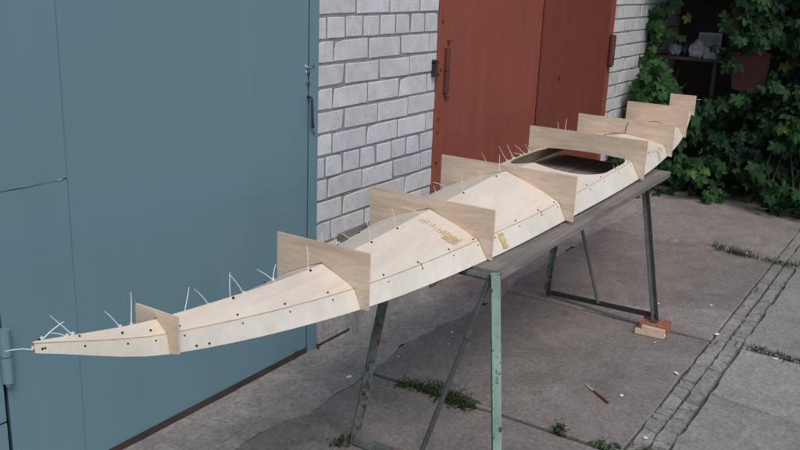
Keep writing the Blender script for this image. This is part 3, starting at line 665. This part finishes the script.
def smear(x0, x1, n, rad, mat=M_GLUE):
    m = MB()
    for i in range(n):
        t = .1 + .8 * i / n; a = x0 + random.uniform(-.004, .004); b = x1 + random.uniform(-.006, .006)
        m.tube([on_side(a, t), on_side(b, t + .04)], rad, 5)
    m.build('glue_smear', mat, kay)
smear(-0.378, -0.352, 16, 0.0022); smear(1.255, 1.268, 9, 0.0026, M_GLUE2); 

# ------------------------------------------------------------------ vegetation in the corner
def leaflet(m, o, d, n, L, W):
    """one pointed leaflet from o along d, surface normal n, folded at the mid rib"""
    s = d.cross(n).normalized(); dn = n * (L * 0.07)
    mid = o + d * (L * .5) - dn * .6; tip = o + d * L - n * (L * .16)
    a1 = o + d * (L * .34) + s * (W * .40) + dn; a2 = o + d * (L * .68) + s * (W * .42) + dn * .3
    b1 = o + d * (L * .34) - s * (W * .40) + dn; b2 = o + d * (L * .68) - s * (W * .42) + dn * .3
    m.add([o, a1, a2, tip, b2, b1, mid], [(0, 6, 1), (1, 6, 2), (2, 6, 3), (3, 6, 4), (4, 6, 5), (5, 6, 0)])
def leaf_into(m, c, out, up, R, rnd):
    """five-lobed creeper leaf hung at c, facing out, tips down"""
    out = out.normalized(); dn = (-up + out * 0.25); dn = (dn - out * dn.dot(out)).normalized(); sd = dn.cross(out).normalized()
    for an, l in ((0, 1.0), (52, .9), (-52, .9), (112, .62), (-112, .62)):
        a = math.radians(an + rnd.uniform(-7, 7)); d = (dn * math.cos(a) + sd * math.sin(a)).normalized()
        n = (out + sd * math.sin(a) * rnd.uniform(0.1, .3) + dn * rnd.uniform(-.1, .15)).normalized(); d = (d - n * d.dot(n)).normalized()
        leaflet(m, c, d, n, R * l, R * l * 0.62)
rl = random.Random(11)
LEAFM = []
for s in range(6):
    m = MB(); leaf_into(m, Vector((0, 0, 0)), Vector((-1, 0, 0)), Vector((0, 0, 1)), 1.0, rl)
    o = m.build('leaf', M_LEAF, link=False); LEAFM.append(o.data)
def leafrot(rnd, base=(-0.75, -0.45, 0.5), sp=0.5):
    out = (Vector(base) + Vector((rnd.gauss(0, sp), rnd.gauss(0, sp), rnd.gauss(0, sp * .8)))).normalized(); return out
def front_x(y, z):
    """the bulging face of the creeper"""
    t = min(1, max(0, (z - 0.1) / 1.7))
    x = 4.02 + 0.16 * t + 0.30 * noise.noise(Vector((y * 2.4, z * 2.4, 4))) + 0.14 * noise.noise(Vector((y * 6, z * 6, 9)))
    return x
def keep(y, z):
    # alcove with shelf and the red sheet stay open
    if y > -0.80 and 0.78 < z < 1.72 and y > -0.9 + 0.1 * noise.noise(Vector((z * 5, 1, 1))): return False
    if -1.0 < y <= -0.80 and 0.92 < z < 1.22: return False
    return True
creep = empty('virginia_creeper', 'dense dark green virginia creeper covering the fence beyond the slabs', 'creeper')
cand = []
while len(cand) < 3800:
    y = rl.uniform(-3.1, 0.02); z = rl.uniform(0.02, 2.3)
    if not keep(y, z): continue
    d = abs(rl.gauss(0, 0.15)); x = front_x(y, z) + d
    if noise.noise(Vector((y * 4.2, z * 4.2, 20))) < -0.12 and d < .16: continue
    if z < 0.25: x -= rl.uniform(0, .12)
    cand.append((x, y, z, d))
vis = sorted([c for c in cand if -1.75 < c[1] and c[2] < 1.65], key=lambda c: c[3])
near = set(id(c) for c in vis[:295])
st = MB()
for c in cand:
    x, y, z, d = c; out = leafrot(rl); R = rl.choice([rl.uniform(0.045, 0.075), rl.uniform(.065, .10)]) * (0.8 if z < .2 else 1)
    upv = Vector((rl.gauss(0, .25), rl.gauss(0, .25), 1)).normalized()
    if id(c) in near:
        dn = (-upv + out * .25); dn = (dn - out * dn.dot(out)).normalized(); sdv = dn.cross(out).normalized()
        # mesh frame: out=-x, down=-z
        Mx = Matrix(((-out.x, -sdv.x, -dn.x), (-out.y, -sdv.y, -dn.y), (-out.z, -sdv.z, -dn.z)))
        if Mx.determinant() < 0: Mx = Matrix(((-out.x, sdv.x, -dn.x), (-out.y, sdv.y, -dn.y), (-out.z, sdv.z, -dn.z)))
        put(rl.choice(LEAFM), 'leaf', (x, y, z), Mx.to_euler(), (R, R, R), creep)
    else: leaf_into(st, Vector((x, y, z)), out, upv, R, rl)
# deeper layer, darkens the gaps
for _ in range(900):
    y = rl.uniform(-3.1, 0.0); z = rl.uniform(0.0, 2.6)
    if keep(y, z): leaf_into(st, Vector((front_x(y, z) + rl.uniform(.25, .45), y, z)), leafrot(rl), Vector((0, 0, 1)), rl.uniform(.08, .12), rl)
# unseen leaf canopy added above the alcove to keep it dark
for _ in range(1500):
    y = rl.uniform(-1.6, 0.0); z = rl.uniform(1.72, 2.5); x = rl.uniform(3.95, 5.2)
    if z < 1.85 + 0.1 * noise.noise(Vector((x * 3, y * 3, 0))): continue
    leaf_into(st, Vector((x, y, z)), leafrot(rl, (-.4, -.3, .8)), Vector((0, 0, 1)), rl.uniform(.08, .11), rl)
fo = st.build('foliage', M_LEAF, creep); fo['kind'] = 'stuff'
vm = MB()
for i in range(26):
    y = rl.uniform(-2.6, -1.15); pts = []; x = 4.25; z = 0
    while z < 2.2:
        pts.append((front_x(y, z) + .14, y, z)); z += .18; y += rl.gauss(0, .05)
    vm.tube(pts, [0.008 - .0003 * k for k in range(len(pts))], 5)
vm.build('vine', M_STEM, creep)
# spray hanging over the shelf and the red sheet
hang = empty('hanging_creeper', 'creeper sprays hanging in front of the shelf and the red sheet', 'creeper')
hs = MB()
for (y0, z0, z1, n, dx) in ((-.06, 1.5, 1.1, 14, 4.28), (-.22, 1.5, 1.2, 7, 4.3), (-.74, 1.75, 1.22, 26, 4.2), (-.82, 1.8, 1.2, 24, 4.15), (-.70, 1.2, 1.0, 12, 4.2), (-.5, 1.9, 1.55, 14, 4.25), (-.93, 1.7, 1.2, 22, 4.1), (-.05, 1.35, 1.02, 14, 4.3)):
    pts = [(dx + .05, y0 + .02 * math.sin(k), z0 + (z1 - z0) * k / 6) for k in range(7)]; vmm = MB(); vmm.tube(pts, 0.0013, 5); vmm.build('vine', M_STEM, hang)
    for _ in range(n):
        t = rl.random(); put(rl.choice(LEAFM), 'leaf', (dx + rl.gauss(0, .04), y0 + rl.gauss(0, .07), z0 + (z1 - z0) * t), (rl.gauss(0, .4), rl.gauss(.2, .4), rl.gauss(.45, .5)), (rl.uniform(.055, .09),) * 3, hang)
# the young bush against the white bricks
bush = empty('creeper_bush', 'bright green leafy bush against the far white bricks behind the stern', 'bush')
LEAFM2 = []
for s in range(4):
    m = MB(); leaf_into(m, Vector((0, 0, 0)), Vector((-1, 0, 0)), Vector((0, 0, 1)), 1.0, rl); LEAFM2.append(m.build('leaf', M_LEAF2, link=False).data)
for i in range(14):
    a = Vector((3.98 + rl.uniform(-.06, .1), -.12 + rl.uniform(-.08, .06), 0)); tip = Vector((3.90 + rl.uniform(-.18, .3), -.20 + rl.uniform(-.26, .17), rl.uniform(.75, 1.06)))
    vmm = MB(); pts = [a.lerp(tip, t) + Vector((0, 0, .1 * math.sin(PI * t))) for t in (0, .25, .5, .75, 1)]; vmm.tube(pts, [.007, .006, .005, .004, .002], 5); vmm.build('stem', M_STEM, bush)
for _ in range(170):
    c = Vector((rl.uniform(3.56, 4.12), -.03 - abs(rl.gauss(.02, .09)), rl.uniform(.02, .62) ** 1.0))
    put(rl.choice(LEAFM2), 'leaf', c, (rl.gauss(0, .4), rl.gauss(.25, .4), rl.gauss(.45, .6)), (rl.uniform(.055, .085),) * 3, bush)
for _ in range(230):
    th_, ph = rl.uniform(0, 2 * PI), math.acos(rl.uniform(-1, 1)); rr = rl.uniform(.55, 1.0)
    c = Vector((3.95 + .22 * rr * math.sin(ph) * math.cos(th_), -.23 + .19 * rr * math.sin(ph) * math.sin(th_), .72 + .33 * rr * math.cos(ph) + .03))
    c.y = min(c.y, -.04)
    put(rl.choice(LEAFM2), 'leaf', c, (rl.gauss(0, .4), rl.gauss(.25, .4), rl.gauss(.45, .6)), (rl.uniform(.06, .095),) * 3, bush)
# fence that carries the creeper, then walls and roof added to darken the alcove
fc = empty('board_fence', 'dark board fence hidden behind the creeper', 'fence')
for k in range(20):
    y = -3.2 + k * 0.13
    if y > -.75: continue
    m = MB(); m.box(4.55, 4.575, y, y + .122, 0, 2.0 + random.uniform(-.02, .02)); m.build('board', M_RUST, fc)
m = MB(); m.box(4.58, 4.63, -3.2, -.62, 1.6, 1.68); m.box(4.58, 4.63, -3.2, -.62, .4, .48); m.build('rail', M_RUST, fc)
enclosure = empty('added_enclosure', 'added shade-giving shed in the corner with a shelf inside', 'enclosure')  # added roof and walls keep light out of the alcove; the shelf is real
m = MB(); m.box(5.2, 5.25, -2.4, 0.008, 0, 2.2); m.build('added_back_wall', M_RUST, enclosure)
m = MB(); m.box(4.1, 5.3, -1.7, 0.0, 1.98, 2.02); m.build('roof', M_RUST, enclosure)  # unseen roof, added to block the sky over the shelf
m = MB(); m.box(4.62, 5.2, -1.02, -.98, 0, 1.98); m.build('added_side_wall', M_RUST, enclosure)
m = MB(); m.box(4.42, 4.80, -.88, -.012, 1.040, 1.062); m.build('shelf', M_RUST, enclosure, bevel=.002)
m = MB(); m.box(4.44, 4.47, -.55, -.52, 0, 1.04); m.box(4.44, 4.47, -.86, -.83, 0, 1.04); m.build('post', M_RUST, enclosure)
# red sheet
rs = MB(); rs.prism([(-.70, .86), (-.83, .83), (-.94, .85), (-.96, 1.14), (-.925, 1.15), (-.92, 1.62), (-.62, 1.66), (-.66, 1.3), (-.68, 1.05)], 0, 4.36, 4.364)
rso = rs.build('metal_sheet', M_REDDARK); tag(rso, 'dull red metal sheet standing below and beside the shelf in the creeper', 'metal sheet')
# things on the shelf (shelf top z 1.062)
def blob_bag(name, c, s, mat, label, seed):
    bm = bmesh.new(); bmesh.ops.create_icosphere(bm, subdivisions=3, radius=1)
    for v in bm.verts:
        n = noise.noise(v.co * 1.6 + Vector((seed, 0, 0))) * .35 + noise.noise(v.co * 4 + Vector((seed, 3, 0))) * .14
        v.co *= 1 + n; v.co.z = max(v.co.z, -.75)
        v.co = Vector((v.co.x * s[0], v.co.y * s[1], (v.co.z + .75) * s[2]))
    me = bpy.data.meshes.new(name); bm.to_mesh(me); bm.free(); me.materials.append(mat)
    return tag(put(me, name, c), label, 'bag')
blob_bag('plastic_bag', (4.50, -.375, 1.062), (.06, .065, .075), M_PLASTIC, 'crumpled pale bag standing in the middle of the shelf', 1.3)
blob_bag('plastic_bag', (4.56, -.17, 1.062), (.06, .055, .055), M_PLASTIC, 'small white crumpled bag at the wall end of the shelf', 4.1)
blob_bag('plastic_bag', (4.60, -.265, 1.062), (.05, .06, .06), M_BLACKBAG, 'dark blue bag behind the pale bag on the shelf', 7.7)
b = MB(); b.box(-.06, .06, -.085, .085, 0, .085); b.box(-.063, .063, -.088, .088, .085, .095)
bx = b.build('carton_box', M_PLASTIC, bevel=.003); bx.location = (4.52, -.51, 1.062); bx.rotation_euler = (0, 0, .1); tag(bx, 'low white carton at the right end of the shelf', 'box')
b = MB(); b.box(-.05, .05, -.09, .09, 0, .20); pb = b.build('printed_box', M_PLASTIC, bevel=.002); pb.location = (4.62, -.435, 1.062); pb.rotation_euler = (0, 0, 0.08)
tag(pb, 'white box with blue lettering behind the bag on the shelf', 'box')
cu = bpy.data.curves.new('lettering', 'FONT'); cu.body = 'FINE'; cu.size = .075; cu.extrude = .0008; cu.align_x = 'CENTER'
to = bpy.data.objects.new('lettering', cu); dg = bpy.context.evaluated_depsgraph_get(); COL.objects.link(to); dg.update()
tm = bpy.data.meshes.new_from_object(to.evaluated_get(dg)); bpy.data.objects.remove(to); tm.materials.clear(); tm.materials.append(M_INK)
lo = put(tm, 'lettering', (-.0512, 0, .125), (PI / 2, 0, -PI / 2), parent=pb)

# ------------------------------------------------------------------ weeds and litter on the slabs
def weeds(name, path, n, h, label, w_=0.02, mat=M_GRASS, leafy=0.5, seed=1):
    rn = random.Random(seed); m = MB()
    for _ in range(int(n * .55)):
        t = rn.random() * (len(path) - 1); i = int(t); a, b_ = Vector(path[i]), Vector(path[min(i + 1, len(path) - 1)]); c = a.lerp(b_, t - i)
        c = Vector((c.x + rn.gauss(0, w_), c.y + rn.gauss(0, w_), -0.01)); hh = h * rn.uniform(.4, 1.1); an = rn.uniform(0, 2 * PI); ln = rn.uniform(.2, .9) * hh
        d = Vector((math.cos(an), math.sin(an), 0)); s = Vector((-d.y, d.x, 0)) * rn.uniform(.0012, .0022)
        if rn.random() < leafy:
            L = rn.uniform(.009, .02); top = c + Vector((0, 0, hh * rn.uniform(.35, 1))) + d * ln * .4
            nrm = (Vector((0, 0, 1)) + d * rn.gauss(.2, .3)).normalized(); dd = (d - nrm * d.dot(nrm)).normalized(); leaflet(m, top, dd, nrm, L, L * .7)
            m.add([c - s * .5, c + s * .5, top], [(0, 1, 2)])
        else:
            m.add([c - s, c + s, c + d * ln * .4 + Vector((0, 0, hh * .7)) + s * .7, c + d * ln * .4 + Vector((0, 0, hh * .7)) - s * .7, c + d * ln + Vector((0, 0, hh))], [(0, 1, 2, 3), (3, 2, 4)])
    o = m.build(name, mat); return tag(o, label, 'weeds')
weeds('weed_clump', [(-0.075, -.50), (-.03, -.56), (-.05, -.66)], 420, .035, 'low straggly weed trail on the slab joint between the front trestle legs', .014, leafy=.75, seed=2)
weeds('weed_clump', [(-0.045, -.70), (-.06, -.82)], 700, .05, 'leafy weed patch in the slab joint beside the front trestle brace', .028, leafy=.75, seed=3)
weeds('weed_clump', [(-.06, -.60), (0.04, -.66)], 220, .04, 'small weed shoots pointing away from the leafy patch', .016, leafy=.75, seed=13)
weeds('weed_clump', [(2.85, -1.05), (2.78, -1.20), (2.76, -1.33)], 520, .06, 'longer grass tuft in the far slab joint left of the gutter', .022, leafy=.3, seed=4)
weeds('weed_clump', [(2.76, -1.40), (2.74, -1.50), (2.76, -1.57)], 300, .05, 'grass tuft growing across the gutter at the far joint', .022, leafy=.3, seed=5)
weeds('weed_clump', [(1.265, -1.60), (1.25, -1.75), (1.235, -1.90), (1.22, -2.15)], 800, .035, 'weedy strip of grass in the joint at the right edge beyond the gutter', .018, leafy=.4, seed=6)
weeds('weed_clump', [(-0.025, -1.19), (-.025, -1.205)], 160, .05, 'small round weed at the near end of the slab joint beside the gutter', .012, leafy=.6, seed=7)
weeds('weed_clump', [(-.03, -1.34), (-.02, -1.42)], 150, .03, 'flat weeds beside the gutter at the bottom edge', .014, leafy=.7, seed=8)
weeds('weed_clump', [(-.62, -.58), (-.57, -.60)], 160, .035, 'tiny weeds around the left foot of the front trestle', .014, leafy=.6, seed=9)
weeds('weed_clump', [(.02, -1.49), (.05, -1.54)], 70, .025, 'sprigs inside the gutter near the bottom edge', .01, leafy=.5, seed=12)
def scrap(x, y, s, label, mat=M_PAPER, name='paper_scrap', cat='paper scrap', sd=0):
    rn = random.Random(int(x * 1000) + sd); m = MB(); n = 6; ring = []
    for k in range(n):
        a = 2 * PI * k / n; q = s * rn.uniform(.45, 1); ring.append((math.cos(a) * q, math.sin(a) * q * .6, rn.uniform(.002, .25 * s + .002)))
    m.add([(0, 0, s * .12 + .002)] + ring + [(0, 0, s * .12 + .001)] + [(a, b_, c - .001) for a, b_, c in ring], [(0, 1 + k, 1 + (k + 1) % n) for k in range(n)] + [(n + 1, n + 2 + (k + 1) % n, n + 2 + k) for k in range(n)] + [(1 + (k + 1) % n, 1 + k, n + 2 + k, n + 2 + (k + 1) % n) for k in range(n)])
    o = m.build(name, mat); o.location = (x, y, 0.0015); o.rotation_euler = (0, 0, rn.uniform(0, 3)); return tag(o, label, cat, 'white scraps littering the slabs' if mat is M_PAPER else None)
for x, y, s, l in ((-.14, -.301, .022, 'white scrap on the rough strip left of the front trestle leg'), (.545, -.405, .012, 'tiny white scrap under the middle of the board'), (1.567, -1.085, .014, 'white scrap beside the rear trestle leg'),
                   (1.719, -1.324, .014, 'white scrap beyond the hairline crack near the gutter'), (1.326, -1.447, .022, 'white scrap at the gutter edge where the slabs meet'), (.758, -1.415, .020, 'white scrap on the slab just left of the gutter'),
                   (.404, -1.29, .018, 'white scrap to the right of the brown stick'), (1.199, -1.745, .020, 'white scrap beside the weedy strip on the right'), (.123, -1.481, .018, 'white scrap in the gutter at the bottom edge'),
                   (1.039, -1.234, .008, 'speck of white paper in front of the propping brick'), (.16, -.35, .011, 'white speck at the edge of the rough strip'),
                   (-.05, -.33, .008, 'white crumb left of the weed trail'), (.42, -.46, .010, 'white crumb on the slab under the board')):
    scrap(x, y, s, l)
scrap(.25, -.205, .035, 'curled dry brown leaf on the rough strip near the wall', M_DRYLEAF, 'dry_leaf', 'leaf')
scrap(3.93, -1.12, .04, 'orange fallen leaf at the foot of the creeper', M_DRYLEAF, 'dry_leaf', 'leaf')
scrap(.36, -.26, .02, 'small dry brown leaf beside the curled one', M_DRYLEAF, 'dry_leaf', 'leaf')
m = MB(); a, b_ = Vector((.409, -1.13, .005)), Vector((.302, -1.271, .005)); c = a.lerp(b_, .38)
m.tube([a, c], [.0025, .004], 8, 0); m.tube([c, b_], [.0045, .0055], 8, 1); o = m.build('painted_stick', [M_STICKW, M_STICKR]); tag(o, 'thin brown stick with a pale end lying on the slab', 'stick')
# grit and crumbs
m = MB(); rg = random.Random(5)
for _ in range(5200):
    x, y = rg.uniform(-1.2, 3.6), rg.uniform(-2.4, 0.0)
    if rg.random() < .55: y = rg.uniform(-.42, 0.0) if rg.random() < .6 else rg.gauss(-1.55, .07)
    s = rg.uniform(.0012, .0042); p_ = [Vector((rg.uniform(-1, 1), rg.uniform(-1, 1), rg.uniform(.1, 1))) * s for _ in range(3)]
    m.add([(x + q.x, y + q.y, .003 + q.z) for q in p_] + [(x, y, .003 + s * 1.3)], [(0, 1, 2), (0, 1, 3), (1, 2, 3), (2, 0, 3)])
m.build('grit', M_GUT)['kind'] = 'stuff'
